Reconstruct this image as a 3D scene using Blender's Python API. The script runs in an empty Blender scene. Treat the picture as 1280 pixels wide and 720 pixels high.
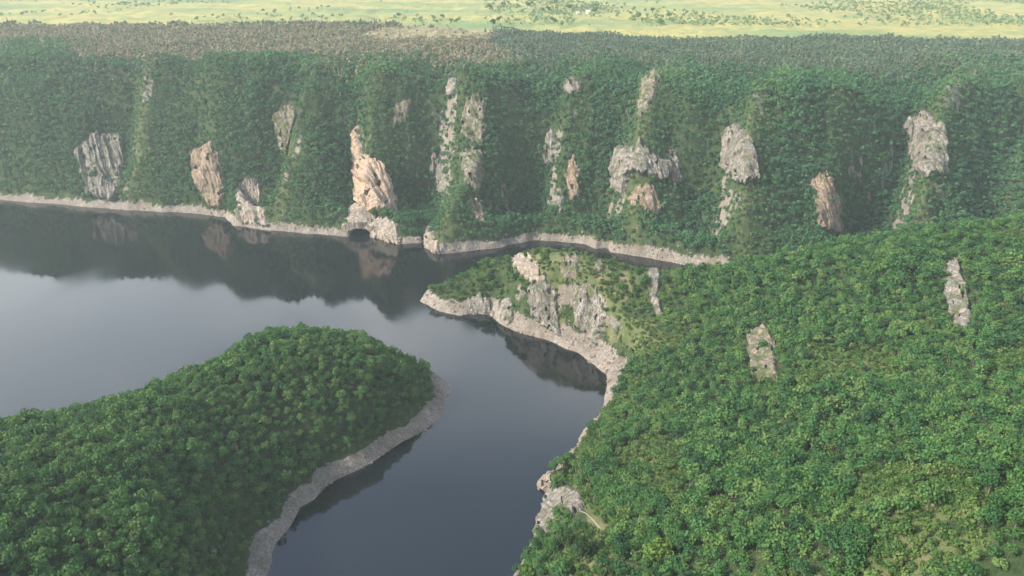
import bpy, bmesh, math, random
import numpy as np

C = bpy.context.scene.collection
R = math.radians
rng = np.random.default_rng(7)
random.seed(7)

# ------------------------------------------------------------------ camera, light, exposure
CAM_H, PITCH, FPX = 200.0, R(23.5), 989.0          # FPX: focal length for a 1280 px wide picture
sc = bpy.context.scene
cam_d = bpy.data.cameras.new('camera')
cam_d.sensor_width = 36.0
cam_d.lens = FPX / 1280 * 36.0
cam_d.clip_start, cam_d.clip_end = 1.0, 20000.0
cam = bpy.data.objects.new('camera', cam_d)
C.objects.link(cam)
cam.location = (0, 0, CAM_H)
cam.rotation_euler = (R(90) - PITCH, 0, 0)
sc.camera = cam

SUN_EL, SUN_AZ = R(39), R(-106)                     # azimuth clockwise from +Y
world = bpy.data.worlds.new('World')
sc.world = world
world.use_nodes = True
wn = world.node_tree
bg = wn.nodes['Background']
sky = wn.nodes.new('ShaderNodeTexSky')
sky.sky_type = 'NISHITA'
sky.sun_disc = False
sky.sun_elevation = SUN_EL
sky.sun_rotation = SUN_AZ
sky.dust_density = 3.0
sky.air_density = 1.2
tc = wn.nodes.new('ShaderNodeTexCoord')
cn = wn.nodes.new('ShaderNodeTexNoise')
cn.inputs['Scale'].default_value = 3.2
cn.inputs['Detail'].default_value = 6
cm = wn.nodes.new('ShaderNodeMapping')
cm.inputs['Scale'].default_value = (1, 1, 2.2)
wn.links.new(tc.outputs['Generated'], cm.inputs['Vector'])
wn.links.new(cm.outputs['Vector'], cn.inputs['Vector'])
sx = wn.nodes.new('ShaderNodeSeparateXYZ')
wn.links.new(tc.outputs['Generated'], sx.inputs[0])
def wramp(src, stops):
    q = wn.nodes.new('ShaderNodeValToRGB')
    while len(q.color_ramp.elements) < len(stops):
        q.color_ramp.elements.new(0.5)
    for i, (p, v) in enumerate(stops):
        q.color_ramp.elements[i].position = p
        q.color_ramp.elements[i].color = (v, v, v, 1)
    wn.links.new(src, q.inputs['Fac'])
    return q.outputs['Color']
band = wramp(sx.outputs['Z'], [(0.0, 0.6), (0.30, 0.85), (0.50, 1.0), (0.61, 0.0)])    # cloud bank, clear towards the zenith
puff = wramp(cn.outputs['Fac'], [(0.34, 0.45), (0.58, 1.0)])
mu = wn.nodes.new('ShaderNodeMath')
mu.operation = 'MULTIPLY'
wn.links.new(band, mu.inputs[0])
wn.links.new(puff, mu.inputs[1])
mx = wn.nodes.new('ShaderNodeMix')
mx.data_type = 'RGBA'
wn.links.new(mu.outputs[0], mx.inputs[0])
wn.links.new(sky.outputs['Color'], mx.inputs[6])
mx.inputs[7].default_value = (6.2, 6.5, 6.8, 1)
wn.links.new(mx.outputs[2], bg.inputs['Color'])
bg.inputs['Strength'].default_value = 0.15
sun_d = bpy.data.lights.new('sun', 'SUN')
sun_d.energy = 3.6
sun_d.angle = R(4)
sun_d.color = (1.0, 0.93, 0.82)
sun = bpy.data.objects.new('sun', sun_d)
C.objects.link(sun)
sdir = np.array([math.sin(SUN_AZ) * math.cos(SUN_EL), math.cos(SUN_AZ) * math.cos(SUN_EL), math.sin(SUN_EL)])
import mathutils
sun.rotation_euler = mathutils.Vector(-sdir).to_track_quat('-Z', 'Y').to_euler()
sun.location = (-300, 0, 400)
vs = sc.view_settings
vs.view_transform = 'Standard'
vs.look = 'None'
vs.gamma = 1.0
vs.use_curve_mapping = False
vs.exposure = 1.2
sc.render.engine = 'CYCLES'
sc.cycles.max_bounces = 6
sc.cycles.diffuse_bounces = 2
sc.cycles.glossy_bounces = 2
sc.cycles.transmission_bounces = 3
sc.cycles.transparent_max_bounces = 4
sc.cycles.volume_bounces = 0
sc.cycles.use_denoising = True

# ------------------------------------------------------------------ helpers
def sstep(a, b, x):
    t = np.clip((np.asarray(x, float) - a) / (b - a), 0, 1)
    return t * t * (3 - 2 * t)

def P(px, py, z):
    """A pixel of the 1280x720 photograph and a height -> world x, y."""
    u, v = (px - 640) / FPX, (360 - py) / FPX
    dz = -math.sin(PITCH) + v * math.cos(PITCH)
    t = (z - CAM_H) / dz
    return t * u, t * (math.cos(PITCH) + v * math.sin(PITCH))

def project(x, y, z):
    zc = y * math.cos(PITCH) - (z - CAM_H) * math.sin(PITCH)
    yc = y * math.sin(PITCH) + (z - CAM_H) * math.cos(PITCH)
    zc = np.maximum(zc, 0.1)
    return 640 + FPX * x / zc, 360 - FPX * yc / zc

def _hash(ix, iy, seed):
    h = (ix.astype(np.int64) * 374761393 + iy.astype(np.int64) * 668265263 + seed * 974711) & 0xffffffff
    h = ((h ^ (h >> 13)) * 1274126177) & 0xffffffff
    return ((h ^ (h >> 16)) & 0xffff) / 65535.0

def vnoise(x, y, seed=0):
    ix, iy = np.floor(x), np.floor(y)
    fx, fy = x - ix, y - iy
    fx, fy = fx * fx * (3 - 2 * fx), fy * fy * (3 - 2 * fy)
    a, b = _hash(ix, iy, seed), _hash(ix + 1, iy, seed)
    c, d = _hash(ix, iy + 1, seed), _hash(ix + 1, iy + 1, seed)
    return (a + (b - a) * fx) * (1 - fy) + (c + (d - c) * fx) * fy

def fbm(x, y, octs=4, seed=0):
    """-1 .. 1"""
    s, a, n = 0, 1.0, 0
    for o in range(octs):
        s = s + a * (vnoise(x * 2 ** o + 17.3 * o, y * 2 ** o - 9.1 * o, seed + o) * 2 - 1)
        n += a
        a *= 0.5
    return s / n

def in_poly(x, y, poly):
    r = np.zeros(np.shape(x), bool)
    n = len(poly)
    for i in range(n):
        (x1, y1), (x2, y2) = poly[i], poly[(i + 1) % n]
        if y1 == y2:
            continue
        r ^= ((y1 > y) != (y2 > y)) & (x < (x2 - x1) * (y - y1) / (y2 - y1) + x1)
    return r

def dist_line(x, y, pts, closed=False, side=False):
    """Distance to a polyline (and, with side, x minus the nearest point's x)."""
    best = np.full(np.shape(x), 1e18)
    sx = np.zeros(np.shape(x))
    n = len(pts)
    for i in range(n if closed else n - 1):
        (x1, y1), (x2, y2) = pts[i], pts[(i + 1) % n]
        dx, dy = x2 - x1, y2 - y1
        t = np.clip(((x - x1) * dx + (y - y1) * dy) / (dx * dx + dy * dy + 1e-9), 0, 1)
        ex, ey = x - (x1 + t * dx), y - (y1 + t * dy)
        d = ex * ex + ey * ey
        m = d < best
        best = np.where(m, d, best)
        if side:
            sx = np.where(m, ex, sx)
    return (np.sqrt(best), sx) if side else np.sqrt(best)

def link_mesh(name, me, parent=None):
    o = bpy.data.objects.new(name, me)
    C.objects.link(o)
    if parent is not None:
        o.parent = parent
    return o

def np_mesh(name, verts, faces, mats=(), midx=None, smooth=False, attrs=None):
    """verts (n,3); faces (m,3) or (m,4) int; attrs {name: (domain, values)}"""
    me = bpy.data.meshes.new(name)
    verts = np.ascontiguousarray(verts, np.float32)
    faces = np.ascontiguousarray(faces, np.int32)
    k = faces.shape[1]
    me.vertices.add(len(verts))
    me.vertices.foreach_set('co', verts.ravel())
    me.loops.add(faces.size)
    me.loops.foreach_set('vertex_index', faces.ravel())
    me.polygons.add(len(faces))
    me.polygons.foreach_set('loop_start', np.arange(0, faces.size, k, dtype=np.int32))
    me.polygons.foreach_set('loop_total', np.full(len(faces), k, np.int32))
    if midx is not None:
        me.polygons.foreach_set('material_index', np.ascontiguousarray(midx, np.int32))
    me.polygons.foreach_set('use_smooth', np.full(len(faces), smooth, bool))
    for n, (dom, v) in (attrs or {}).items():
        a = me.attributes.new(n, 'FLOAT', dom)
        a.data.foreach_set('value', np.ascontiguousarray(v, np.float32))
    me.update(calc_edges=True)
    for m in mats:
        me.materials.append(m)
    return me

def tag(o, label=None, cat=None, group=None, kind=None):
    for k, v in (('label', label), ('category', cat), ('group', group), ('kind', kind)):
        if v:
            o[k] = v
    return o

# ------------------------------------------------------------------ materials
class NT:
    def __init__(self, name):
        self.m = bpy.data.materials.new(name)
        self.m.use_nodes = True
        self.t = self.m.node_tree
        self.b = self.t.nodes['Principled BSDF']
    def n(self, kind, **kw):
        nd = self.t.nodes.new(kind)
        for k, v in kw.items():
            if k in nd.inputs:
                nd.inputs[k].default_value = v
            else:
                setattr(nd, k, v)
        return nd
    def l(self, a, b):
        self.t.links.new(a, b)
    def ramp(self, fac, stops):
        r = self.t.nodes.new('ShaderNodeValToRGB')
        e = r.color_ramp.elements
        while len(e) < len(stops):
            e.new(0.5)
        for i, (p, c) in enumerate(stops):
            e[i].position = p
            e[i].color = (*c, 1) if len(c) == 3 else c
        self.l(fac, r.inputs['Fac'])
        return r.outputs['Color']
    def mix(self, fac, a, b, mode='MIX'):
        m = self.t.nodes.new('ShaderNodeMix')
        m.data_type = 'RGBA'
        m.blend_type = mode
        for s, v in ((m.inputs[0], fac), (m.inputs[6], a), (m.inputs[7], b)):
            if isinstance(v, (int, float)):
                s.default_value = v
            elif isinstance(v, tuple):
                s.default_value = (*v, 1)
            else:
                self.l(v, s)
        return m.outputs[2]
    def math(self, op, a, b=0.0):
        m = self.t.nodes.new('ShaderNodeMath')
        m.operation = op
        for s, v in ((m.inputs[0], a), (m.inputs[1], b)):
            if isinstance(v, (int, float)):
                s.default_value = v
            else:
                self.l(v, s)
        return m.outputs[0]
    def pos(self, scale=(1, 1, 1)):
        g = self.t.nodes.new('ShaderNodeNewGeometry')
        mp = self.t.nodes.new('ShaderNodeMapping')
        mp.inputs['Scale'].default_value = scale
        self.l(g.outputs['Position'], mp.inputs['Vector'])
        return mp.outputs['Vector']
    def noise(self, scale, detail=4, rough=0.6, vec=(1, 1, 1), dist=0.0):
        nd = self.n('ShaderNodeTexNoise')
        nd.inputs['Scale'].default_value = scale
        nd.inputs['Detail'].default_value = detail
        nd.inputs['Roughness'].default_value = rough
        nd.inputs['Distortion'].default_value = dist
        self.l(self.pos(vec), nd.inputs['Vector'])
        return nd.outputs['Fac']
    def attr(self, name):
        return self.n('ShaderNodeAttribute', attribute_name=name).outputs['Fac']
    def bump(self, h, strength, dist):
        b = self.n('ShaderNodeBump')
        b.inputs['Strength'].default_value = strength
        b.inputs['Distance'].default_value = dist
        self.l(h, b.inputs['Height'])
        self.l(b.outputs['Normal'], self.b.inputs['Normal'])

def leaf_material(name, stops, single=False, transl=0.3):
    k = NT(name)
    if single:
        f = k.n('ShaderNodeObjectInfo').outputs['Random']
    else:
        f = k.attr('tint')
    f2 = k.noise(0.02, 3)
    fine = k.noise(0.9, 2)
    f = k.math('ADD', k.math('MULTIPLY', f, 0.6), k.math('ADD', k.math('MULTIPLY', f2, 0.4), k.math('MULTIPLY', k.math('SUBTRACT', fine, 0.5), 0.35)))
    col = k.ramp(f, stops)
    k.l(col, k.b.inputs['Base Color'])
    k.b.inputs['Roughness'].default_value = 0.7
    k.b.inputs['Specular IOR Level'].default_value = 0.2
    tr = k.n('ShaderNodeBsdfTranslucent')
    k.l(k.mix(0.5, col, (0.10, 0.16, 0.03)), tr.inputs['Color'])
    mx = k.n('ShaderNodeMixShader')
    mx.inputs[0].default_value = transl
    k.l(k.b.outputs[0], mx.inputs[1])
    k.l(tr.outputs[0], mx.inputs[2])
    k.l(mx.outputs[0], k.t.nodes['Material Output'].inputs['Surface'])
    return k.m

GREEN = [(0.15, (0.030, 0.094, 0.042)), (0.5, (0.056, 0.150, 0.058)), (0.85, (0.098, 0.200, 0.064))]
GREEN_NEAR = [(0.18, (0.022, 0.068, 0.026)), (0.42, (0.046, 0.130, 0.036)), (0.62, (0.070, 0.158, 0.042)), (0.85, (0.125, 0.195, 0.056))]
SHRUB = [(0.15, (0.032, 0.080, 0.020)), (0.5, (0.070, 0.135, 0.034)), (0.85, (0.125, 0.180, 0.050))]
M_leaf_far = leaf_material('leaf_far_wall', GREEN)
M_leaf_near = leaf_material('leaf_near_wood', GREEN_NEAR)
M_leaf_one = leaf_material('leaf_single_tree', GREEN_NEAR, True)
M_leaf_bright = leaf_material('leaf_bright', [(0.1, (0.060, 0.130, 0.020)), (0.9, (0.130, 0.200, 0.035))], True)
M_leaf_dark = leaf_material('leaf_dark', [(0.1, (0.020, 0.052, 0.018)), (0.9, (0.040, 0.085, 0.025))], True)
M_leaf_meadow = leaf_material('leaf_meadow', [(0.15, (0.11, 0.18, 0.07)), (0.5, (0.17, 0.25, 0.10)), (0.85, (0.25, 0.31, 0.12))])
M_shrub = leaf_material('leaf_shrub', SHRUB, True)
M_shrub_mass = leaf_material('leaf_shrub_mass', SHRUB)
M_pine_brown = leaf_material('needles_dead', [(0.2, (0.12, 0.14, 0.07)), (0.42, (0.215, 0.175, 0.11)), (0.6, (0.30, 0.235, 0.155)), (0.85, (0.18, 0.21, 0.095))], False, 0.15)
M_pine_grey = leaf_material('needles_grey', [(0.2, (0.055, 0.115, 0.065)), (0.5, (0.080, 0.130, 0.078)), (0.64, (0.120, 0.125, 0.092)), (0.85, (0.105, 0.175, 0.078))], False, 0.15)

def bark_material():
    k = NT('bark')
    k.l(k.ramp(k.noise(3, 4, vec=(1, 1, 0.2)), [(0.3, (0.06, 0.048, 0.036)), (0.7, (0.16, 0.135, 0.105))]), k.b.inputs['Base Color'])
    k.b.inputs['Roughness'].default_value = 0.9
    return k.m
M_bark = bark_material()

def rock_color(k, tones, sc_=1.0):
    """Streaked limestone: vertical streaks, blotches, dark cracks, moss."""
    streak = k.noise(0.55 * sc_, 6, 0.65, (1, 1, 0.16), 1.2)
    blot = k.noise(0.14 * sc_, 4)
    fine = k.noise(1.6 * sc_, 5, 0.7, (1, 1, 0.5))
    streak = k.math('ADD', k.math('MULTIPLY', streak, 0.7), k.math('MULTIPLY', k.noise(1.7 * sc_, 4, 0.65, (1, 1, 0.12)), 0.3))
    base = k.ramp(streak, [(0.38, tones[0]), (0.49, tones[1]), (0.60, tones[2])])
    base = k.mix(k.math('MULTIPLY', k.ramp(blot, [(0.45, (0, 0, 0)), (0.62, (1, 1, 1))]), 0.55), base, tones[3])
    v = k.n('ShaderNodeTexVoronoi', feature='DISTANCE_TO_EDGE')
    v.inputs['Scale'].default_value = 0.30 * sc_
    wob = k.n('ShaderNodeVectorMath', operation='ADD')
    nz = k.n('ShaderNodeTexNoise')
    nz.inputs['Scale'].default_value = 0.5 * sc_
    k.l(k.pos(), nz.inputs['Vector'])
    k.l(k.pos((1, 1, 0.3)), wob.inputs[0])
    k.l(nz.outputs['Color'], wob.inputs[1])
    k.l(wob.outputs[0], v.inputs['Vector'])
    crack = k.ramp(v.outputs['Distance'], [(0.0, (1, 1, 1)), (0.06, (0, 0, 0))])
    base = k.mix(k.math('MULTIPLY', crack, 0.55), base, (0.07, 0.06, 0.05))
    h = k.math('SUBTRACT', k.math('ADD', streak, k.math('MULTIPLY', fine, 0.5)), k.math('MULTIPLY', crack, 0.25))
    return base, h, fine

def rock_material(name, tones, moss=0.5):
    k = NT(name)
    base, h, fine = rock_color(k, tones)
    m = k.ramp(k.noise(0.22, 5, 0.65), [(0.56 - 0.12 * moss, (0, 0, 0)), (0.70 - 0.12 * moss, (1, 1, 1))])
    base = k.mix(k.math('MULTIPLY', m, min(1, 0.9 * moss + 0.2)), base, (0.065, 0.080, 0.032))
    k.l(base, k.b.inputs['Base Color'])
    k.b.inputs['Roughness'].default_value = 0.92
    k.b.inputs['Specular IOR Level'].default_value = 0.2
    k.bump(h, 0.9, 1.2)
    return k.m

M_rock_grey = rock_material('limestone_grey', [(0.062, 0.056, 0.048), (0.18, 0.165, 0.145), (0.31, 0.288, 0.26), (0.16, 0.132, 0.10)], 0.65)
M_rock_mossy = rock_material('limestone_mossy', [(0.07, 0.06, 0.048), (0.17, 0.145, 0.115), (0.29, 0.255, 0.21), (0.14, 0.11, 0.07)], 0.95)
M_rock_orange = rock_material('limestone_orange', [(0.19, 0.13, 0.092), (0.35, 0.242, 0.165), (0.43, 0.35, 0.27), (0.27, 0.22, 0.175)], 0.05)
M_rock_tan = rock_material('limestone_tan', [(0.12, 0.098, 0.078), (0.26, 0.22, 0.18), (0.37, 0.325, 0.275), (0.19, 0.15, 0.11)], 0.35)
M_rock_brown = rock_material('limestone_brown', [(0.12, 0.085, 0.06), (0.23, 0.165, 0.115), (0.32, 0.255, 0.20), (0.16, 0.12, 0.075)], 0.6)

def terrain_material():
    k = NT('canyon_ground')
    rock, h, fine = rock_color(k, [(0.11, 0.098, 0.085), (0.235, 0.212, 0.185), (0.33, 0.303, 0.268), (0.21, 0.178, 0.145)], 1.3)
    speck = k.noise(1.1, 6, 0.75)
    big = k.noise(0.09, 5, 0.65)
    rock = k.mix(k.math('MULTIPLY', k.ramp(big, [(0.40, (1, 1, 1)), (0.58, (0, 0, 0))]), 0.6), rock, (0.13, 0.105, 0.075))
    rock = k.mix(k.ramp(speck, [(0.38, (0.75, 0.75, 0.75)), (0.5, (0, 0, 0))]), rock, (0.10, 0.085, 0.07))
    strata = k.noise(0.5, 4, 0.6, (0.12, 0.12, 2.2))
    rock = k.mix(k.math('MULTIPLY', k.ramp(strata, [(0.42, (1, 1, 1)), (0.52, (0, 0, 0))]), 0.35), rock, (0.20, 0.165, 0.135))
    floor = k.ramp(k.noise(0.25, 5), [(0.3, (0.018, 0.034, 0.013)), (0.55, (0.036, 0.058, 0.020)), (0.75, (0.075, 0.078, 0.035))])
    grass = k.ramp(k.noise(0.11, 6, 0.65), [(0.3, (0.050, 0.080, 0.026)), (0.5, (0.090, 0.105, 0.042)), (0.66, (0.165, 0.140, 0.085))])
    field_n = k.noise(0.006, 4, 0.6, (0.5, 1.3, 1))
    field = k.ramp(field_n, [(0.36, (0.13, 0.185, 0.08)), (0.46, (0.225, 0.235, 0.085)), (0.55, (0.32, 0.275, 0.10)), (0.66, (0.18, 0.21, 0.08))])
    field = k.mix(k.math('MULTIPLY', k.ramp(k.noise(0.045, 6, 0.7), [(0.42, (0, 0, 0)), (0.62, (1, 1, 1))]), 0.6), field, (0.12, 0.175, 0.075))
    dry = k.ramp(k.noise(0.09, 4), [(0.3, (0.10, 0.09, 0.05)), (0.7, (0.27, 0.23, 0.13))])
    tuft = k.noise(0.8, 5, 0.7)
    def edge(name, lo=0.4, hi=0.6):
        a = k.math('ADD', k.attr(name), k.math('MULTIPLY', k.math('SUBTRACT', tuft, 0.5), 0.7))
        return k.ramp(a, [(lo, (0, 0, 0)), (hi, (1, 1, 1))])
    col = k.mix(edge('grass'), floor, grass)
    col = k.mix(edge('dry'), col, dry)
    col = k.mix(edge('field'), col, field)
    col = k.mix(edge('rock'), col, rock)
    k.l(col, k.b.inputs['Base Color'])
    k.b.inputs['Roughness'].default_value = 0.95
    k.b.inputs['Specular IOR Level'].default_value = 0.15
    k.bump(k.math('ADD', h, tuft), 0.8, 0.7)
    return k.m
M_ground = terrain_material()

def water_material():
    k = NT('lake_water')
    k.l(k.ramp(k.noise(0.006, 3), [(0.35, (0.004, 0.006, 0.007)), (0.7, (0.007, 0.009, 0.010))]), k.b.inputs['Base Color'])
    k.l(k.ramp(k.noise(0.009, 3, 0.5, (1, 0.5, 1), 0.8), [(0.40, (0.025,) * 3), (0.62, (0.13,) * 3)]), k.b.inputs['Roughness'])
    k.b.inputs['IOR'].default_value = 1.6
    w = k.math('ADD', k.math('MULTIPLY', k.noise(0.35, 3), 1.0), k.math('MULTIPLY', k.noise(1.3, 2), 0.25))
    patch = k.ramp(k.noise(0.012, 2), [(0.42, (0.3, 0.3, 0.3)), (0.6, (1, 1, 1))])
    k.bump(k.math('MULTIPLY', w, patch), 0.05, 0.5)
    return k.m
M_water = water_material()

# ------------------------------------------------------------------ shorelines traced in the photograph, laid on the water plane
FS_px = [(-260, 236), (-160, 242), (-100, 245), (0, 250), (80, 256), (160, 263), (230, 266), (282, 271), (292, 282), (340, 288), (400, 293), (436, 295),
         (444, 294), (470, 297), (488, 302), (505, 305), (527, 304), (529, 298), (531, 309), (540, 316), (553, 318), (580, 315), (605, 312), (640, 306), (668, 300),
         (700, 302), (735, 306), (745, 311), (760, 310), (765, 315), (800, 321), (842, 329), (900, 339), (980, 344), (1060, 342), (1150, 333), (1280, 318), (1400, 305), (1560, 290)]
BACK_px = [(1560, 330), (1400, 346), (1280, 360), (1150, 372), (1060, 380), (980, 382), (900, 377), (842, 368), (790, 357), (735, 345), (690, 340), (640, 344), (590, 354), (550, 364), (530, 370)]
NEAR_px = [(524, 376), (535, 383), (550, 390), (572, 395), (590, 392), (606, 393), (612, 391), (618, 398), (635, 409), (655, 417), (680, 424), (700, 433), (722, 441), (745, 456), (757, 469),
           (759, 485), (757, 500), (751, 514), (735, 533), (718, 556), (702, 578), (692, 592), (674, 600), (671, 606), (680, 616), (676, 640), (669, 666), (659, 688), (642, 714), (622, 745), (600, 830)]
LEFT_px = [(325, 830), (324, 770), (332, 720), (346, 680), (380, 634), (415, 606), (438, 592), (470, 573), (500, 553), (518, 545), (535, 533), (548, 519), (556, 508), (554, 501), (562, 493), (566, 484), (558, 475), (545, 466),
           (520, 457), (480, 452), (438, 452), (390, 448), (340, 454), (290, 474), (200, 522), (100, 553), (0, 577), (-150, 602), (-300, 622)]
def wobble(pts, amp=2.2, seg=3.0, seed=3):
    """Resample a shoreline and roughen it in world space."""
    out = []
    s = 0.0
    for (x1, y1), (x2, y2) in zip(pts[:-1], pts[1:]):
        n = max(1, int(math.hypot(x2 - x1, y2 - y1) / seg))
        for i in range(n):
            t = i / n
            x, y = x1 + (x2 - x1) * t, y1 + (y2 - y1) * t
            q = np.array([x]), np.array([y])
            out.append((x + amp * float(fbm(q[0] / 12, q[1] / 12, 4, seed)[0]), y + amp * float(fbm(q[0] / 12, q[1] / 12, 4, seed + 9)[0])))
    out.append(pts[-1])
    return out
FS = wobble([P(a, b, 0) for a, b in FS_px])
BACK = wobble([P(a, b, 0) for a, b in BACK_px])
NEAR = wobble([P(a, b, 0) for a, b in NEAR_px])
LEFT = wobble([P(a, b, 0) for a, b in LEFT_px])
WATER = FS + BACK + NEAR + LEFT
FARLAND = FS + [(9000, FS[-1][1]), (9000, 20000), (-9000, 20000), (-9000, FS[0][1])]

# (pixel, pixel, ground height) of the near land; the surface is a thin-plate spline through these
CTRL = [(560, 350, 11), (600, 334, 17), (640, 322, 31), (665, 313, 39), (700, 309, 45), (735, 317, 44), (790, 331, 40), (842, 341, 37), (665, 320, 31), (700, 320, 33), (735, 330, 32), (790, 340, 30), (842, 346, 31), (900, 338, 41), (1000, 323, 44), (1100, 309, 52), (1200, 299, 58), (1280, 291, 62), (1400, 275, 70),
        (600, 365, 10), (650, 368, 22), (700, 370, 24), (735, 390, 20), (770, 420, 18), (800, 400, 24), (800, 450, 17), (800, 520, 16), (842, 400, 26), (842, 480, 22), (842, 560, 28), (842, 640, 36), (842, 720, 45),
        (760, 560, 11), (720, 620, 14), (700, 642, 17), (690, 660, 14), (720, 680, 24), (700, 715, 24), (760, 700, 32), (780, 640, 24), (665, 705, 8), (780, 590, 16), (775, 480, 9), (740, 570, 8),
        (920, 400, 36), (920, 480, 34), (920, 600, 42), (920, 720, 55), (1000, 400, 46), (1000, 500, 46), (1000, 600, 54), (1000, 720, 66), (1150, 400, 57), (1150, 550, 66), (1150, 700, 80), (1280, 400, 68), (1280, 550, 78), (1280, 700, 92), (1450, 450, 85), (1450, 650, 105),
        (520, 456, 8), (480, 441, 24), (438, 428, 31), (390, 416, 37), (340, 419, 40), (290, 444, 37), (200, 487, 34), (100, 519, 34), (0, 542, 36), (-150, 575, 40),
        (480, 500, 17), (438, 505, 21), (390, 514, 23), (470, 545, 10), (438, 558, 11), (510, 520, 10), (310, 560, 22), (540, 485, 3), (200, 620, 34), (100, 700, 42), (0, 700, 46), (290, 660, 18), (250, 720, 26), (-150, 700, 52)]
pts, zs = [], []
for a, b, z in CTRL:
    pts.append(P(a, b, z))
    zs.append(z)
for x, y, z in ((60, 110, 52), (20, 90, 40), (60, 0, 70), (300, 0, 125), (300, 120, 108), (-20, 60, 25), (-150, 60, 55), (-300, 100, 60), (-100, -80, 60), (150, -120, 110), (500, 200, 120), (520, 330, 95), (-450, 150, 60)):
    pts.append((x, y))
    zs.append(z)
for L_, st in ((BACK, 7), (NEAR, 5), (LEFT, 7)):
    for q in L_[::st]:
        pts.append(q)
        zs.append(1.0)
pts, zs = np.array(pts), np.array(zs, float)
def tps_fit(p, z, lam=3.0):
    d = np.hypot(p[:, None, 0] - p[None, :, 0], p[:, None, 1] - p[None, :, 1]) / 100
    K = np.where(d > 0, d * d * np.log(d + 1e-12), 0) + np.eye(len(p)) * lam * 0.01
    Q = np.c_[np.ones(len(p)), p / 100]
    A = np.block([[K, Q], [Q.T, np.zeros((3, 3))]])
    return np.linalg.solve(A, np.r_[z, 0, 0, 0])
TW = tps_fit(pts, zs)
def tps(x, y):
    out = np.empty(x.size)
    xf, yf = x.ravel(), y.ravel()
    for i in range(0, x.size, 20000):
        s = slice(i, i + 20000)
        d = np.hypot(xf[s, None] - pts[None, :, 0], yf[s, None] - pts[None, :, 1]) / 100
        out[s] = np.where(d > 0, d * d * np.log(d + 1e-12), 0) @ TW[:-3] + TW[-3] + (xf[s] * TW[-2] + yf[s] * TW[-1]) / 100
    return out.reshape(x.shape)

# bare drawdown band along the shore: (pixel, pixel, height, width)
RING = [(0, 250, 4.5, 4), (150, 260, 5.5, 4), (300, 285, 6, 4), (438, 292, 6, 4), (505, 305, 4, 3), (545, 317, 6.5, 4), (640, 306, 5.5, 4), (742, 309, 5, 4), (842, 329, 6.5, 5), (1000, 344, 6, 5), (1280, 318, 6, 5),
        (524, 376, 5, 5), (572, 395, 6, 6), (618, 398, 7, 6), (680, 424, 7.5, 8), (745, 456, 7, 13), (759, 485, 6.5, 9), (751, 514, 4.5, 4.5), (718, 556, 3.5, 3), (690, 594, 3.5, 3), (676, 640, 1.5, 1.5), (659, 688, 1.0, 1.2), (622, 745, 1, 1.2),
        (324, 770, 4, 7), (346, 680, 4.5, 8), (438, 592, 5.5, 6), (500, 553, 5, 6.2), (548, 519, 5, 6.5), (566, 484, 4, 8), (520, 457, 3, 4), (340, 454, 4, 5), (100, 553, 4, 5), (690, 340, 6, 5)]
ring_xy = np.array([P(a, b, 0) for a, b, _, _ in RING])
ring_hw = np.array([(h, w) for _, _, h, w in RING], float)
def ring_at(x, y):
    shp = x.shape
    xf, yf = x.ravel(), y.ravel()
    out = np.empty((x.size, 2))
    for i in range(0, x.size, 50000):
        s = slice(i, i + 50000)
        w = 1 / (((xf[s, None] - ring_xy[:, 0]) ** 2 + (yf[s, None] - ring_xy[:, 1]) ** 2) + 20.0) ** 1.7
        out[s] = (w @ ring_hw) / w.sum(1, keepdims=True)
    return out[:, 0].reshape(shp), out[:, 1].reshape(shp)

# gullies of the far wall, foot to rim, in the photograph
GULLY = [([(525, 300), (527, 262), (536, 190), (548, 130), (556, 95)], 24), ([(668, 298), (670, 240), (680, 170), (698, 115), (712, 92)], 24), ([(752, 305), (752, 250), (765, 190), (786, 130), (800, 92)], 20),
         ([(433, 292), (428, 240), (434, 170), (440, 110)], 18), ([(285, 268), (296, 225), (330, 160), (372, 105)], 24), ([(190, 262), (180, 205), (214, 150), (230, 105), (240, 75)], 10), ([(30, 248), (66, 190), (120, 120), (160, 80)], 22),
         ([(880, 330), (884, 260), (910, 190), (960, 105)], 22), ([(1000, 340), (1008, 260), (1012, 180)], 9), ([(1090, 335), (1112, 250), (1126, 180), (1176, 100)], 26), ([(1240, 322), (1236, 240), (1270, 170)], 10),
         ([(612, 250), (618, 190), (628, 130)], 9), ([(735, 215), (745, 160), (760, 110)], 7)]
def gully_world(pl):
    out = []
    for a, b in pl:
        z = np.interp(b, [88, 300], [103, 4])
        out.append(P(a, b, z))
    return out
GULLYW = [(gully_world(pl), g) for pl, g in GULLY]

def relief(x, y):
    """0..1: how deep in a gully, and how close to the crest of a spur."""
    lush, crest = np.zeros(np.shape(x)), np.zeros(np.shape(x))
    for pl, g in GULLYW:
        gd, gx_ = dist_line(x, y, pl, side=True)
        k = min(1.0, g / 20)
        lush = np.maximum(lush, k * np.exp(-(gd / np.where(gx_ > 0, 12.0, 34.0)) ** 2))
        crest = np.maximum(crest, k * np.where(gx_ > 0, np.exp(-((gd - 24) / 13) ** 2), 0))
    return lush, crest * (1 - lush)

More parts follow.
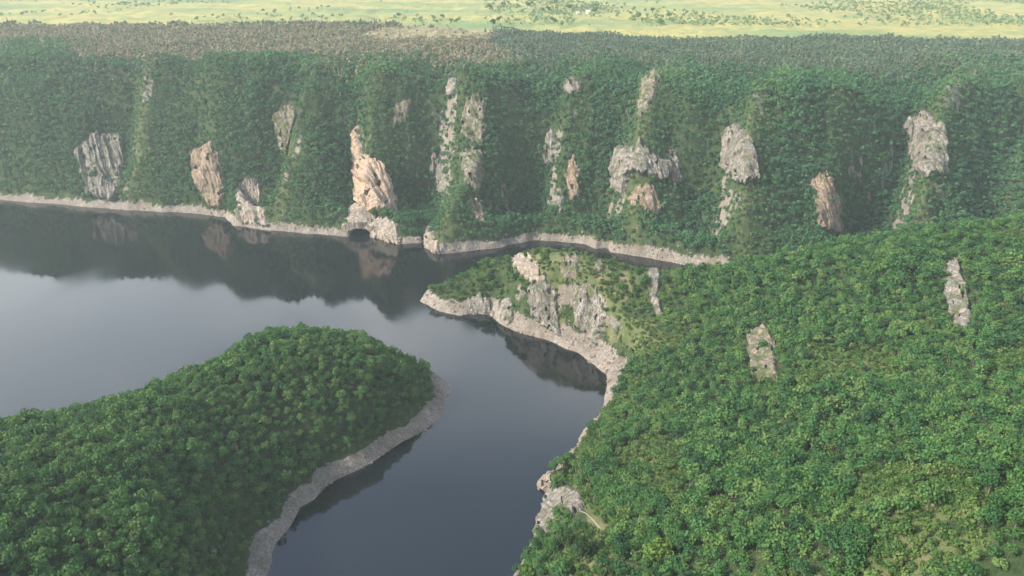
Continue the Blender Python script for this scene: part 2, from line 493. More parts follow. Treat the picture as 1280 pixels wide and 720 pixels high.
def heights(X, Y):
    shp = X.shape
    x, y = X.ravel(), Y.ravel()
    water = in_poly(x, y, WATER)
    far = in_poly(x, y, FARLAND) & ~water
    d = dist_line(x, y, WATER, True)
    dfar = np.where(far, dist_line(x, y, FS), 0)
    d = np.where(far, dfar, d)
    rh, rw = ring_at(x, y)
    rh = rh * (1 + 0.55 * fbm(x / 17, y / 17, 4, 5))
    rw = rw * (1 + 0.75 * fbm(x / 14, y / 14, 4, 25))
    zr = rh * np.clip((d + 2.0 * fbm(x / 4.5, y / 4.5, 3, 27) * sstep(0.3, 2, d)) / rw, 0, 1) ** 0.85
    # near land
    T = np.clip(tps(x, y), 0, 140) + 1.6 * fbm(x / 30, y / 30, 4, 11) * sstep(5, 30, d) + 0.7 * fbm(x / 6, y / 6, 2, 14) * sstep(3, 10, d)
    zn = zr + np.maximum(T - rh, 0) * sstep(0, 12, d - rw * 0.7)
    # far wall and plateau
    dd = d + 24 * fbm(x / 85, y / 85, 4, 31) * sstep(8, 60, d)
    t = np.clip((dd - 3) / 84, 0, 1)
    wall = 97 * (1.22 * t - 0.22 * t ** 2.2)
    plate = 12 * sstep(80, 330, d)
    mid = sstep(5, 24, d) * (1 - 0.9 * sstep(75, 230, d))
    cut = 0
    for pl, g in GULLYW:
        gd, gx = dist_line(x, y, pl, side=True)
        w = np.where(gx > 0, 13.0, 34.0)
        cut = np.maximum(cut, 2.4 * g * np.exp(-(gd / w) ** 2))
    bump_ = relief(x, y)[1]
    crag = 6.0 * bump_ + 9.0 * fbm(x / 30, y / 60, 4, 41) + 4.0 * np.abs(fbm(x / 10, y / 20, 3, 43))
    cut = cut * (1 - 0.75 * sstep(55, 95, d)) * (0.75 + 0.5 * fbm(x / 130, y / 130, 2, 47))
    zf = zr + np.maximum(wall - cut * mid * np.minimum(1, wall / 30) + crag * mid, 0) + plate
    zf = zf + sstep(150, 400, d) * 3 * fbm(x / 120, y / 120, 4, 51) + sstep(900, 3500, d) * (30 + 25 * fbm(x / 900, y / 900, 4, 53))
    z = np.where(far, zf, zn)
    z = np.where(water, -np.minimum(0.02 + d * 1.1, 12), z)
    return [q.reshape(shp) for q in (z, d, far, water, rh, rw)]

def axis(segs):
    out = []
    for a, b, s in segs:
        n = max(1, int(round((b - a) / s)))
        out += list(np.linspace(a, b, n, endpoint=False))
    out.append(segs[-1][1])
    return np.array(out)
gx = axis([(-3500, -1600, 90), (-1600, -800, 22), (-800, -380, 3.2), (-380, -150, 1.8), (-150, 200, 1.25), (200, 380, 1.8), (380, 800, 3.2), (800, 1600, 22), (1600, 3500, 90)])
gy = axis([(-300, 60, 15), (60, 190, 2.5), (190, 460, 1.3), (460, 500, 1.8), (500, 600, 1.25), (600, 720, 1.9), (720, 1100, 5), (1100, 1800, 14), (1800, 6000, 110)])
GX, GY = np.meshgrid(gx, gy)
Z, D, FAR, WAT, RH, RW = heights(GX, GY)

# cave in the foot of the orange cliff: hollow cut below the arch
cv = np.array(P(451, 292, 0))
cave_hole = (np.abs(GX - cv[0]) < 8.0) & (GY > cv[1] - 12) & (GY < cv[1] + 13)
Z = np.where(cave_hole & (Z > -1), -1.5, Z)

def bil(A, x, y):
    ix = np.clip(np.searchsorted(gx, x) - 1, 0, len(gx) - 2)
    iy = np.clip(np.searchsorted(gy, y) - 1, 0, len(gy) - 2)
    tx = np.clip((x - gx[ix]) / (gx[ix + 1] - gx[ix]), 0, 1)
    ty = np.clip((y - gy[iy]) / (gy[iy + 1] - gy[iy]), 0, 1)
    return (A[iy, ix] * (1 - tx) + A[iy, ix + 1] * tx) * (1 - ty) + (A[iy + 1, ix] * (1 - tx) + A[iy + 1, ix + 1] * tx) * ty

def cast(px, py, extra=0.0, tmax=1400):
    """First hit of pixel rays with the ground: x, y, z, hit."""
    px, py = np.asarray(px, float), np.asarray(py, float)
    u, v = (px - 640) / FPX, (360 - py) / FPX
    dx, dy, dz = u, math.cos(PITCH) + v * math.sin(PITCH), -math.sin(PITCH) + v * math.cos(PITCH)
    t = np.full(px.shape, 110.0)
    hit = np.zeros(px.shape, bool)
    for _ in range(2000):
        x, y, z = t * dx, t * dy, CAM_H + t * dz
        g = bil(Z, x, y)
        gap = z - g
        new = (gap <= 0.15) & ~hit
        hit |= new
        act = ~hit & (t < tmax)
        if not act.any():
            break
        t = np.where(act, t + np.clip(gap * 0.35, 0.12, 6.0), t)
    return t * dx, t * dy, CAM_H + t * dz, hit

def visible(x, y, z):
    """Is a point above the ground in sight of the viewpoint (ground only)?"""
    ok = np.ones(len(x), bool)
    for s in np.linspace(0.3, 0.985, 90):
        ok &= bil(Z, x * s, y * s) < CAM_H + (z - CAM_H) * s + 0.2
    return ok

# ------------------------------------------------------------------ rock outcrops traced in the photograph: (outline, bulge metres, material, label)
OUT = [
 ([(441, 165), (446, 160), (452, 190), (462, 196), (474, 200), (482, 216), (490, 240), (498, 267), (488, 266), (474, 266), (458, 262), (449, 256), (443, 228), (440, 195)], 5.0, M_rock_orange, 'tall orange cliff face above the small cave at the left shore'),
 ([(441, 262), (450, 258), (458, 266), (470, 273), (486, 270), (497, 280), (501, 304), (488, 303), (474, 298), (468, 297), (465, 284), (453, 276), (441, 278), (436, 270)], 3.0, M_rock_tan, 'pale streaked cliff foot beside the cave, under the orange cliff'),
 ([(541, 188), (546, 189), (553, 205), (556, 224), (561, 242), (553, 239), (545, 229), (540, 210)], 3.5, M_rock_grey, 'narrow pale cliff on the left edge of the wooded spur right of the orange cliff'),
 ([(576, 168), (578, 142), (586, 122), (598, 118), (606, 132), (606, 160), (601, 182), (590, 184)], 3.5, M_rock_mossy, 'rounded brown rock tower with grassy top, high on the middle spur'),
 ([(580, 186), (600, 188), (603, 220), (598, 240), (584, 232), (578, 206)], 3.0, M_rock_mossy, 'mossy ribbed rock wall directly below the rounded rock tower'),
 ([(589, 250), (602, 253), (606, 278), (596, 279), (588, 266)], 2.2, M_rock_brown, 'small brown rock patch low on the middle spur'),
 ([(561, 99), (567, 93), (571, 104), (567, 122), (561, 118)], 3.5, M_rock_grey, 'small pale rock tooth near the rim above the middle spur'),
 ([(492, 132), (512, 126), (510, 148), (494, 157)], 1.2, M_rock_mossy, 'faint mossy slab among trees above the orange cliff'),
 ([(704, 101), (711, 95), (726, 103), (722, 116), (708, 116)], 3.5, M_rock_grey, 'small pale block of rock near the rim, right of the long gully'),
 ([(683, 170), (692, 160), (697, 176), (690, 206), (682, 208), (680, 186)], 3.5, M_rock_grey, 'narrow pale cliff on the left edge of the spur right of the long gully'),
 ([(711, 204), (718, 196), (723, 212), (722, 244), (716, 252), (708, 226)], 2.5, M_rock_brown, 'thin brownish rock rib halfway up the wall, left of the big grey cliff'),
 ([(691, 238), (700, 236), (704, 262), (696, 264), (690, 252)], 2.0, M_rock_grey, 'small pale rock patch low on the wall above the hidden channel'),
 ([(764, 192), (778, 182), (795, 190), (800, 174), (809, 190), (828, 199), (836, 222), (822, 224), (806, 214), (786, 216), (783, 234), (778, 246), (768, 236), (763, 212)], 5.0, M_rock_grey, 'big grey stepped cliff high on the wall, broadest of the grey cliffs'),
 ([(793, 236), (808, 230), (820, 242), (826, 258), (820, 267), (800, 256), (784, 249)], 3.0, M_rock_brown, 'brown overhanging rock just below the big grey stepped cliff'),
 ([(833, 192), (846, 184), (850, 226), (842, 230), (834, 214)], 3.5, M_rock_grey, 'grey cliff fragment just right of the big stepped cliff'),
 ([(804, 96), (818, 82), (832, 84), (822, 104), (812, 128), (802, 150), (796, 146), (802, 118)], 2.0, M_rock_mossy, 'long mossy rock spine climbing to the rim above the big grey cliff'),
 ([(530, 286), (537, 281), (545, 302), (551, 315), (541, 317), (531, 310)], 2.5, M_rock_tan, 'pale rock nose at the waterline beside the dark cleft'),
 ([(636, 324), (650, 315), (663, 318), (674, 334), (682, 352), (668, 352), (650, 340)], 1.5, M_rock_tan, 'bare pale rock slab near the top of the crag by the bend'),
 ([(585, 372), (600, 368), (612, 378), (616, 394), (600, 392), (588, 388)], 1.6, M_rock_grey, 'rounded grey rock knob at the waterline on the crag tip'),
 ([(622, 385), (634, 372), (640, 388), (640, 402), (628, 398)], 1.5, M_rock_grey, 'low grey rock face above the shore, left part of the crag'),
 ([(660, 356), (682, 350), (694, 362), (698, 385), (700, 421), (690, 415), (677, 405), (664, 390)], 2.6, M_rock_grey, 'broad grey ribbed cliff in the middle of the crag'),
 ([(716, 364), (734, 352), (746, 362), (754, 384), (757, 408), (750, 418), (745, 432), (736, 431), (730, 415), (719, 408)], 2.6, M_rock_grey, 'tall grey ribbed cliff on the right part of the crag, ending above the beach'),
 ([(700, 330), (712, 316), (722, 322), (720, 350), (706, 352)], 1.4, M_rock_mossy, 'mossy rock ledge just under the grassy top of the crag'),
 ([(740, 316), (748, 312), (754, 330), (748, 340)], 1.2, M_rock_mossy, 'small rock rib on the grassy crag top beside the channel'),
 ([(756, 390), (766, 394), (776, 410), (768, 414)], 1.2, M_rock_grey, 'thin slanting rock rib among grass right of the crag cliffs'),
 ([(812, 336), (822, 333), (825, 350), (820, 364), (826, 382), (829, 396), (821, 394), (814, 372), (811, 352)], 2.4, M_rock_grey, 'long pale rock spine down the green hillside right of the crag'),
 ([(672, 600), (680, 591), (692, 588), (690, 602), (684, 614), (676, 613)], 1.6, M_rock_tan, 'small warm pale rock tip jutting into the lake, nearest headland'),
 ([(684, 622), (700, 610), (724, 614), (731, 632), (716, 641), (702, 640), (694, 656), (674, 672), (668, 668), (675, 642), (680, 622)], 1.8, M_rock_grey, 'grey fissured cliff dropping to the lake behind the jutting rock tip'),
 ([(95, 190), (120, 165), (150, 168), (156, 220), (140, 250), (112, 245)], 4.5, M_rock_grey, 'grey cliff above the dark water toward the left end of the far wall'),
 ([(240, 190), (262, 178), (276, 200), (280, 258), (262, 258), (246, 230)], 4.5, M_rock_brown, 'brown cliff facing the deep gully left of the orange cliff'),
 ([(338, 150), (360, 128), (374, 140), (376, 190), (356, 200)], 3.5, M_rock_mossy, 'mossy cliff high on the wall left of the orange cliff'),
 ([(296, 235), (312, 222), (326, 240), (336, 282), (306, 278), (296, 265)], 3.0, M_rock_tan, 'tan cliff foot at the waterline left of the cave'),
 ([(902, 170), (922, 158), (940, 178), (946, 220), (924, 228), (906, 205)], 4.5, M_rock_grey, 'grey cliff beyond the big stepped cliff, first one to its right'),
 ([(1010, 230), (1030, 215), (1048, 250), (1050, 290), (1024, 286)], 3.5, M_rock_brown, 'brown cliff low on the far wall behind the right hill'),
 ([(1130, 150), (1160, 138), (1178, 160), (1182, 215), (1156, 220), (1138, 195)], 4.5, M_rock_grey, 'grey cliff high on the far wall toward its right end'),
 ([(935, 420), (955, 405), (968, 430), (972, 475), (950, 480), (938, 455)], 2.2, M_rock_mossy, 'mossy rock face among trees on the near right hillside'),
 ([(1178, 330), (1196, 322), (1208, 360), (1214, 410), (1194, 412), (1182, 375)], 2.4, M_rock_grey, 'pale rock spine on the upper right hill'),
]
OUT_POLYS = [q[0] for q in OUT]

def largest(ok):
    """Only the biggest connected piece of a grid mask."""
    lab = np.where(ok, np.arange(1, ok.size + 1).reshape(ok.shape), 0)
    while True:
        n = lab.copy()
        n[1:] = np.maximum(n[1:], lab[:-1]); n[:-1] = np.maximum(n[:-1], lab[1:])
        n[:, 1:] = np.maximum(n[:, 1:], lab[:, :-1]); n[:, :-1] = np.maximum(n[:, :-1], lab[:, 1:])
        n = np.where(ok, n, 0)
        if (n == lab).all():
            break
        lab = n
    v, c = np.unique(lab[lab > 0], return_counts=True)
    return lab == v[c.argmax()] if len(v) else ok

def hole(px, py):
    """Gaps in the rock where plants root."""
    return fbm(px / 4.0, py / 11.0, 3, 555) > 0.56

def outcrop(poly, bulge, mat, label, seed):
    xs, ys = [p[0] for p in poly], [p[1] for p in poly]
    y0, y1 = min(ys) - 3, max(ys) + 3
    step = 0.8 if y0 < 320 else 1.0
    U, V = np.meshgrid(np.arange(min(xs) - 3, max(xs) + 3, step), np.arange(y0, y1, step))
    wx = U + 3.5 * fbm(U / 8, V / 8, 3, seed) + 1.2 * fbm(U / 2.5, V / 4, 2, seed + 4)
    wy = V + 3.0 * fbm(U / 9, V / 9, 3, seed + 1) + 7.0 * fbm(U / 3.2, V / 30, 3, seed + 8)
    ins = in_poly(wx, wy, poly)
    e = dist_line(wx, wy, poly, True) * np.where(ins, 1, -1) + 1.2
    x, y, z, hit = cast(U, V)
    # outward = mostly toward the open side of the slope
    h = 2.5
    nx = -(bil(Z, x + h, y) - bil(Z, x - h, y)) / (2 * h)
    ny = -(bil(Z, x, y + h) - bil(Z, x, y - h)) / (2 * h)
    ln = np.sqrt(nx * nx + ny * ny + 1)
    N = np.stack([nx / ln, ny / ln - 0.25, 0.75 / ln], -1)
    N /= np.linalg.norm(N, axis=-1, keepdims=True)
    sx = x * 0.8 + y * 0.5
    rib = 1 - np.abs(fbm(sx / 5.0, z / 30, 4, seed + 2)) * 2.6
    led = fbm(sx / 14, z / 5, 3, seed + 3)
    b = bulge * (sstep(-1.2, 3.0, e) * (0.60 + 0.55 * rib + 0.28 * led) + 0.10 * fbm(sx / 2, z / 3, 2, seed + 6)) - 1.6 * (1 - sstep(-2.2, 0.2, e))
    px_, py_, pz_ = x + N[..., 0] * b, y + N[..., 1] * b, z + N[..., 2] * b
    V3 = np.stack([px_, py_, pz_], -1)
    keep = (e > -2.4) & hit & ~hole(U, V)
    idx = np.full(keep.shape, -1)
    idx[keep] = np.arange(keep.sum())
    a, b_, c, d_ = idx[:-1, :-1], idx[:-1, 1:], idx[1:, 1:], idx[1:, :-1]
    ok = (a >= 0) & (b_ >= 0) & (c >= 0) & (d_ >= 0)
    dep = np.hypot(x, y)
    jump = np.maximum.reduce([np.abs(dep[:-1, :-1] - dep[1:, :-1]), np.abs(dep[:-1, 1:] - dep[1:, 1:]), np.abs(dep[:-1, :-1] - dep[:-1, 1:])])
    ok &= jump < 14
    ok = largest(ok)
    F = np.stack([a[ok], d_[ok], c[ok], b_[ok]], -1)
    if len(F) == 0:
        return
    verts = V3[keep]
    # solid: a back skin 4 m inside the hill joined along the rim
    n = len(verts)
    back = verts - N[keep] * 4.0
    ed = np.concatenate([F[:, [0, 1]], F[:, [1, 2]], F[:, [2, 3]], F[:, [3, 0]]])
    key = ed.min(1) * (n + 1) + ed.max(1)
    _, inv, cnt = np.unique(key, return_inverse=True, return_counts=True)
    rim = ed[cnt[inv] == 1]
    side = np.stack([rim[:, 1], rim[:, 0], rim[:, 0] + n, rim[:, 1] + n], -1)
    allF = np.concatenate([F, F[:, ::-1] + n, side])
    used = np.unique(allF)
    remap = np.full(2 * n, -1)
    remap[used] = np.arange(len(used))
    vv = np.concatenate([verts, back])[used]
    base = vv.mean(0)
    base[2] = vv[:, 2].min()
    me = np_mesh('rock_outcrop', vv - base, remap[allF], [mat], smooth=False)
    o = link_mesh('rock_outcrop', me)
    o.location = base
    tag(o, label, 'rock')

# ------------------------------------------------------------------ ground masks
PX, PY = project(GX, GY, Z)
GRASS_POLYS = [[(650, 312), (690, 300), (735, 308), (842, 334), (842, 350), (800, 352), (775, 385), (785, 425), (762, 430), (750, 380), (715, 352), (685, 352), (660, 335)],
               [(690, 596), (705, 585), (735, 600), (745, 625), (760, 650), (770, 690), (735, 722), (690, 722), (700, 690), (735, 655), (725, 612)],
               [(770, 395), (815, 400), (838, 430), (810, 450), (775, 430)]]
near = ~FAR & ~WAT
PATCH = fbm(GX / 26, GY / 26, 4, 93) + 0.25 * fbm(GX / 8, GY / 8, 2, 94)
grass = 0.8 * sstep(0.28, 0.46, PATCH) * near * (PX > 690)
for gp in GRASS_POLYS:
    e = dist_line(PX, PY, gp, True) * np.where(in_poly(PX, PY, gp), 1, -1)
    grass = np.maximum(grass, sstep(-8, 8, e) * near)
CLEAR = [(446, 42), (478, 34), (540, 33), (600, 36), (625, 42), (590, 49), (540, 50), (470, 50)]
CLEAR_G = [(446, 46), (478, 33), (540, 31), (600, 34), (630, 42), (590, 54), (540, 56), (470, 56)]
clear = np.where(in_poly(PX, PY, CLEAR_G) & FAR, 1.0, 0.0)
def forest_end(x):
    return 880 + 22 * fbm(x / 200, np.zeros_like(x), 3, 71) - 0.42 * np.clip(x, -160, 170)
FOREST_END = forest_end(GX)
field = sstep(-10, 30, GY - FOREST_END) * FAR
dry = np.maximum(clear, 0.30 * sstep(100, 150, D) * FAR * (1 - field))
slope = np.hypot(np.gradient(Z, axis=1) / np.gradient(gx)[None, :], np.gradient(Z, axis=0) / np.gradient(gy)[:, None])
ringm = np.where(WAT, 1.0, 1 - sstep(0.82, 1.06, np.where(D < RW * 2.2, Z / np.maximum(RH, 0.5), 9) + 0.15 * fbm(GX / 5, GY / 5, 3, 61)))
LU_, CR_ = relief(GX, GY)
grass = np.maximum(grass, np.where(FAR & (D < 120), 0.55 * CR_, 0))
rock = np.maximum(ringm, sstep(2.5, 3.8, slope + 0.9 * fbm(GX / 4, GY / 4, 3, 67)))
rock = np.maximum(rock, np.where(FAR & (D < 110), CR_ * sstep(0.22, 0.42, fbm(GX / 5, GY / 9, 4, 66)) * 0.9, 0))

idx = np.arange(Z.size).reshape(Z.shape)
F = np.stack([idx[:-1, :-1], idx[:-1, 1:], idx[1:, 1:], idx[1:, :-1]], -1).reshape(-1, 4)
me = np_mesh('terrain', np.stack([GX, GY, Z], -1).reshape(-1, 3), F, [M_ground], smooth=True,
             attrs={'grass': ('POINT', grass.ravel()), 'field': ('POINT', field.ravel()), 'dry': ('POINT', dry.ravel()), 'rock': ('POINT', rock.ravel())})
tag(link_mesh('terrain', me), kind='structure')
wx = np.array([-1500, 1500, 1500, -1500.0])
wy = np.array([90, 90, 1000, 1000.0])
me = np_mesh('water', np.stack([wx, wy, np.zeros(4)], -1), np.array([[0, 1, 2, 3]]), [M_water])
tag(link_mesh('water', me), kind='structure')

for i, (poly, b, m, lab) in enumerate(OUT):
    outcrop(poly, b, m, lab, 100 + 13 * i)

# the rock arch over the cave
def cave_arch():
    W, Hh, Dp = 14.0, 11.5, 17.0
    n = 28
    a = np.linspace(0, math.pi, n)
    rows = []
    for j, yy in enumerate(np.linspace(-4.5, Dp, 9)):
        ox = W * np.cos(a)
        oz = (Hh + 9.0 * (j / 8) ** 0.6) * np.sin(a) ** 0.6
        ix_ = 8.2 * np.cos(a) * (1 - 0.3 * j / 8)
        iz = 6.6 * np.sin(a) ** 0.7 * (1 - 0.35 * j / 8)
        o = np.stack([ox, np.full(n, yy), oz], -1)
        i_ = np.stack([ix_, np.full(n, yy), iz], -1)
        rows.append(np.concatenate([o, i_[::-1]]))
    V3 = np.array(rows)
    m = V3.shape[1]
    q = V3.reshape(-1, 3)
    q[:, 0] += 0.9 * fbm(q[:, 0] / 3 + q[:, 1] / 4, q[:, 2] / 3, 3, 201)
    q[:, 1] += 1.3 * fbm(q[:, 0] / 3, q[:, 2] / 4 + q[:, 1] / 6, 3, 203)
    q[:, 2] += 0.8 * fbm(q[:, 0] / 3, q[:, 1] / 3, 3, 205) * (q[:, 2] > 0.5)
    q[:, 2] -= 0.6
    F = []
    for j in range(8):
        for k in range(m):
            F.append((j * m + k, j * m + (k + 1) % m, (j + 1) * m + (k + 1) % m, (j + 1) * m + k))
    for k in range(n - 1):                                     # front and back faces of the ring
        F.append((k, m - 1 - k, m - 2 - k, k + 1))
        F.append((8 * m + k, 8 * m + k + 1, 8 * m + m - 2 - k, 8 * m + m - 1 - k))
    o = link_mesh('cave_arch', np_mesh('cave_arch', q, np.array(F), [M_rock_tan]))
    o.location = (cv[0], cv[1], 0)
    tag(o, 'pale rock arch over the dark cave at the waterline', 'cave')
cave_arch()

# ------------------------------------------------------------------ trees
def crown_quads(seed, n, rad, height, base, lobes=6, size=0.6, squash=1.0):
    r = np.random.default_rng(seed)
    ctr, lr = [], []
    for i in range(lobes):
        a = r.uniform(0, 2 * math.pi)
        q = r.uniform(0.15, 0.62) * rad if i else 0
        ctr.append((q * math.cos(a), q * math.sin(a), base + (height - base) * (r.uniform(0.25, 0.72) if i else 0.62)))
        lr.append(rad * r.uniform(0.42, 0.62))
    ctr, lr = np.array(ctr), np.array(lr)
    k = r.integers(0, lobes, n)
    d = r.normal(size=(n, 3))
    d[:, 2] = np.abs(d[:, 2]) * 0.9 - 0.25
    d /= np.linalg.norm(d, axis=1, keepdims=True)
    p = ctr[k] + d * (lr[k] * r.uniform(0.72, 1.05, n))[:, None] * np.array([1, 1, squash * (height - base) / (rad * 2.0)])
    nn = d + r.normal(size=(n, 3)) * 0.55
    nn /= np.linalg.norm(nn, axis=1, keepdims=True)
    t = np.cross(nn, r.normal(size=(n, 3)))
    t /= np.linalg.norm(t, axis=1, keepdims=True)
    bt = np.cross(nn, t)
    s = size * r.uniform(0.6, 1.25, n)[:, None]
    s2 = s * r.uniform(0.5, 0.9, n)[:, None]
    V = np.stack([p - t * s, p - bt * s2 + nn * 0.1, p + t * s, p + bt * s2 - nn * 0.1], 1)
    return V.reshape(-1, 3)

def tube(path, radii, sides=6):
    """Tapered tube, quads."""
    V, F = [], []
    for (x, y, z), r in zip(path, radii):
        for k in range(sides):
            a = 2 * math.pi * k / sides
            V.append((x + r * math.cos(a), y + r * math.sin(a), z))
    for j in range(len(path) - 1):
        for k in range(sides):
            F.append((j * sides + k, j * sides + (k + 1) % sides, (j + 1) * sides + (k + 1) % sides, (j + 1) * sides + k))
    return np.array(V, float), np.array(F)

def trunk_with_limbs(seed, height, rad):
    r = np.random.default_rng(seed)
    V, F = tube([(0, 0, -1.0), (0.05, 0, height * 0.3), (0.1, 0.1, height * 0.55), (0.1, 0.1, height * 0.85)], [rad * 1.25, rad, rad * 0.65, rad * 0.15])
    for i in range(5):
        a = 2 * math.pi * i / 5 + r.uniform(-.4, .4)
        z0 = height * r.uniform(0.28, 0.55)
        L = height * r.uniform(0.22, 0.34)
        v, f = tube([(0.06, 0.05, z0), (L * .5 * math.cos(a), L * .5 * math.sin(a), z0 + L * .4), (L * math.cos(a), L * math.sin(a), z0 + L)], [rad * .5, rad * .32, rad * .08], 5)
        F = np.concatenate([F, f + len(V)])
        V = np.concatenate([V, v])
    return V, F

def pine_quads(seed, n=16, height=9.0, rad=1.5):
    r = np.random.default_rng(seed)
    z = height * (0.12 + 0.88 * r.uniform(0, 1, n) ** 0.9)
    rr = rad * (1 - z / height) ** 0.8 + 0.15
    a = r.uniform(0, 2 * math.pi, n)
    o = np.stack([np.cos(a), np.sin(a), np.zeros(n)], -1)
    tn = np.stack([-np.sin(a), np.cos(a), np.zeros(n)], -1)
    c = np.stack([np.zeros(n), np.zeros(n), z], -1)
    w = (rr * 0.7)[:, None]
    up = np.array([0, 0, 1.0])
    tip = c + o * rr[:, None] * 1.1 - up * (0.35 * rr)[:, None]
    V = np.stack([c + up * (0.55 * rr + 0.3)[:, None], c + o * w * 0.7 - tn * w, tip, c + o * w * 0.7 + tn * w], 1)
    return V.reshape(-1, 3)

def mass(name, x, y, z, scale, variants, trunk, mats, label, cat, tint=None):
    """Many far trees as one object: leaf quads and trunks of every tree, a tint per tree."""
    r = np.random.default_rng(len(x))
    k = r.integers(0, len(variants), len(x))
    rot = r.uniform(0, 2 * math.pi, len(x))
    tint = r.uniform(0, 1, len(x)) if tint is None else tint
    VV, MI, TT = [], [], []
    for j in range(len(variants)):
        m = k == j
        if not m.any():
            continue
        base = np.concatenate([variants[j], trunk]) if trunk is not None else variants[j]
        mi = np.zeros(len(base) // 4, np.int32)
        if trunk is not None:
            mi[len(variants[j]) // 4:] = 1
        c, s = np.cos(rot[m])[:, None], np.sin(rot[m])[:, None]
        sc_ = scale[m][:, None]
        sz = sc_ * r.uniform(0.85, 1.15, m.sum())[:, None]
        q = np.empty((m.sum(), len(base), 3), np.float32)
        q[:, :, 0] = (base[:, 0] * c - base[:, 1] * s) * sc_ + x[m][:, None]
        q[:, :, 1] = (base[:, 0] * s + base[:, 1] * c) * sc_ + y[m][:, None]
        q[:, :, 2] = base[:, 2] * sz + z[m][:, None]
        VV.append(q.reshape(-1, 3))
        MI.append(np.tile(mi, m.sum()))
        TT.append(np.repeat(tint[m], len(base) // 4))
    V = np.concatenate(VV)
    F = np.arange(len(V)).reshape(-1, 4)
    me = np_mesh(name, V, F, mats, np.concatenate(MI), attrs={'tint': ('FACE', np.concatenate(TT))})
    o = link_mesh(name, me)
    tag(o, label, cat, kind='stuff')
    return o

def quad_trunk(h, r0):
    V, F = tube([(0, 0, -0.8), (0, 0, h)], [r0, r0 * 0.5], 4)
    return V[F.ravel()]

def scatter(x0, x1, y0, y1, sp, seed):
    r = np.random.default_rng(seed)
    X, Y = np.meshgrid(np.arange(x0, x1, sp), np.arange(y0, y1, sp * 0.87))
    X = X + (np.arange(Y.shape[0])[:, None] % 2) * sp * 0.5
    X = X + r.uniform(-.42, .42, X.shape) * sp
    Y = Y + r.uniform(-.42, .42, Y.shape) * sp
    return X.ravel(), Y.ravel()

def info(x, y):
    z = bil(Z, x, y)
    px, py = project(x, y, z)
    return z, px, py

def in_any(px, py, polys):
    m = np.zeros(len(px), bool)
    for p in polys:
        m |= in_poly(px, py, p)
    return m

FARW = FAR.astype(float)
WATW = WAT.astype(float)

# broken rock lying on the bare shore
def rubble():
    r = np.random.default_rng(77)
    x, y = scatter(-330, 320, 190, 620, 1.5, 78)
    d = bil(D, x, y)
    m = (np.where(bil(WAT.astype(float), x, y) > 0.5, -d, d) > -0.6) & (d < bil(RW, x, y) * 1.05) & (bil(RW, x, y) > 2) & (r.uniform(size=len(x)) < 0.38)
    x, y = x[m], y[m]
    z = bil(Z, x, y)
    m = (z > -0.5) & (project(x, y, z)[1] < 730)
    x, y, z = x[m], y[m], z[m]
    bm = bmesh.new()
    bmesh.ops.create_icosphere(bm, subdivisions=1, radius=1.0)
    bv = np.array([v.co[:] for v in bm.verts])
    bf = np.array([[v.index for v in f.verts] for f in bm.faces])
    bm.free()
    n = len(x)
    sc_ = 0.22 + 0.75 * r.uniform(size=n) ** 3
    q = bv[None] * (1 + 0.55 * (r.uniform(size=(n, len(bv), 1)) - 0.5)) * (sc_[:, None] * r.uniform(0.6, 1.4, (n, 3)))[:, None, :]
    q = q + np.stack([x, y, z + 0.1 * sc_], -1)[:, None, :]
    f = (bf[None] + (np.arange(n) * len(bv))[:, None, None]).reshape(-1, 3)
    o = link_mesh('rubble', np_mesh('rubble', q.reshape(-1, 3), f, [M_rock_tan]))
    tag(o, 'broken pale rock strewn along the bare lake shore', 'rubble', kind='stuff')
    print('rubble', n)
rubble()

# --- far wall broadleaf wood (one mass)
x, y = scatter(-640, 700, 480, 900, 3.0, 1)
z, px, py = info(x, y)
d = bil(D, x, y)
rk = in_any(px, py, OUT_POLYS) & ~hole(px, py)
keepr = rng.uniform(size=len(x))
m = (bil(FARW, x, y) > 0.9) & (z > bil(RH, x, y) * 0.78) & (d > bil(RW, x, y) * (0.7 + 0.3 * keepr)) & (px > -60) & (px < 1340)
m &= (d + 75 * fbm(x / 95, y / 95, 3, 85) < rng.uniform(85, 175, len(x))) & (~rk | (keepr < 0.13))
m &= ~((np.abs(x - cv[0]) < 10) & (np.abs(y - cv[1] - 5) < 9))
x, y, z, d = x[m], y[m], z[m], d[m]
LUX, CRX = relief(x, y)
m = rng.uniform(size=len(x)) > 0.25 * CRX * (fbm(x / 12, y / 12, 3, 86) > 0)
x, y, z, d, LUX, CRX = (q[m] for q in (x, y, z, d, LUX, CRX))
far_var = [crown_quads(300 + i, 58, 2.3, 5.4, 0.8, 5, 0.62) for i in range(6)]
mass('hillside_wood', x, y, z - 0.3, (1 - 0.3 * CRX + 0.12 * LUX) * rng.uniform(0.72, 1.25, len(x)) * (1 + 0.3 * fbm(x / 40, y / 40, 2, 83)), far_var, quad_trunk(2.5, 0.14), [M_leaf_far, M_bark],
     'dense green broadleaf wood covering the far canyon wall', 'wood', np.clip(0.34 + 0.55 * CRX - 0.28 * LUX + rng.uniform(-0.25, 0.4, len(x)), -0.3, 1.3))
print('far wood', len(x))

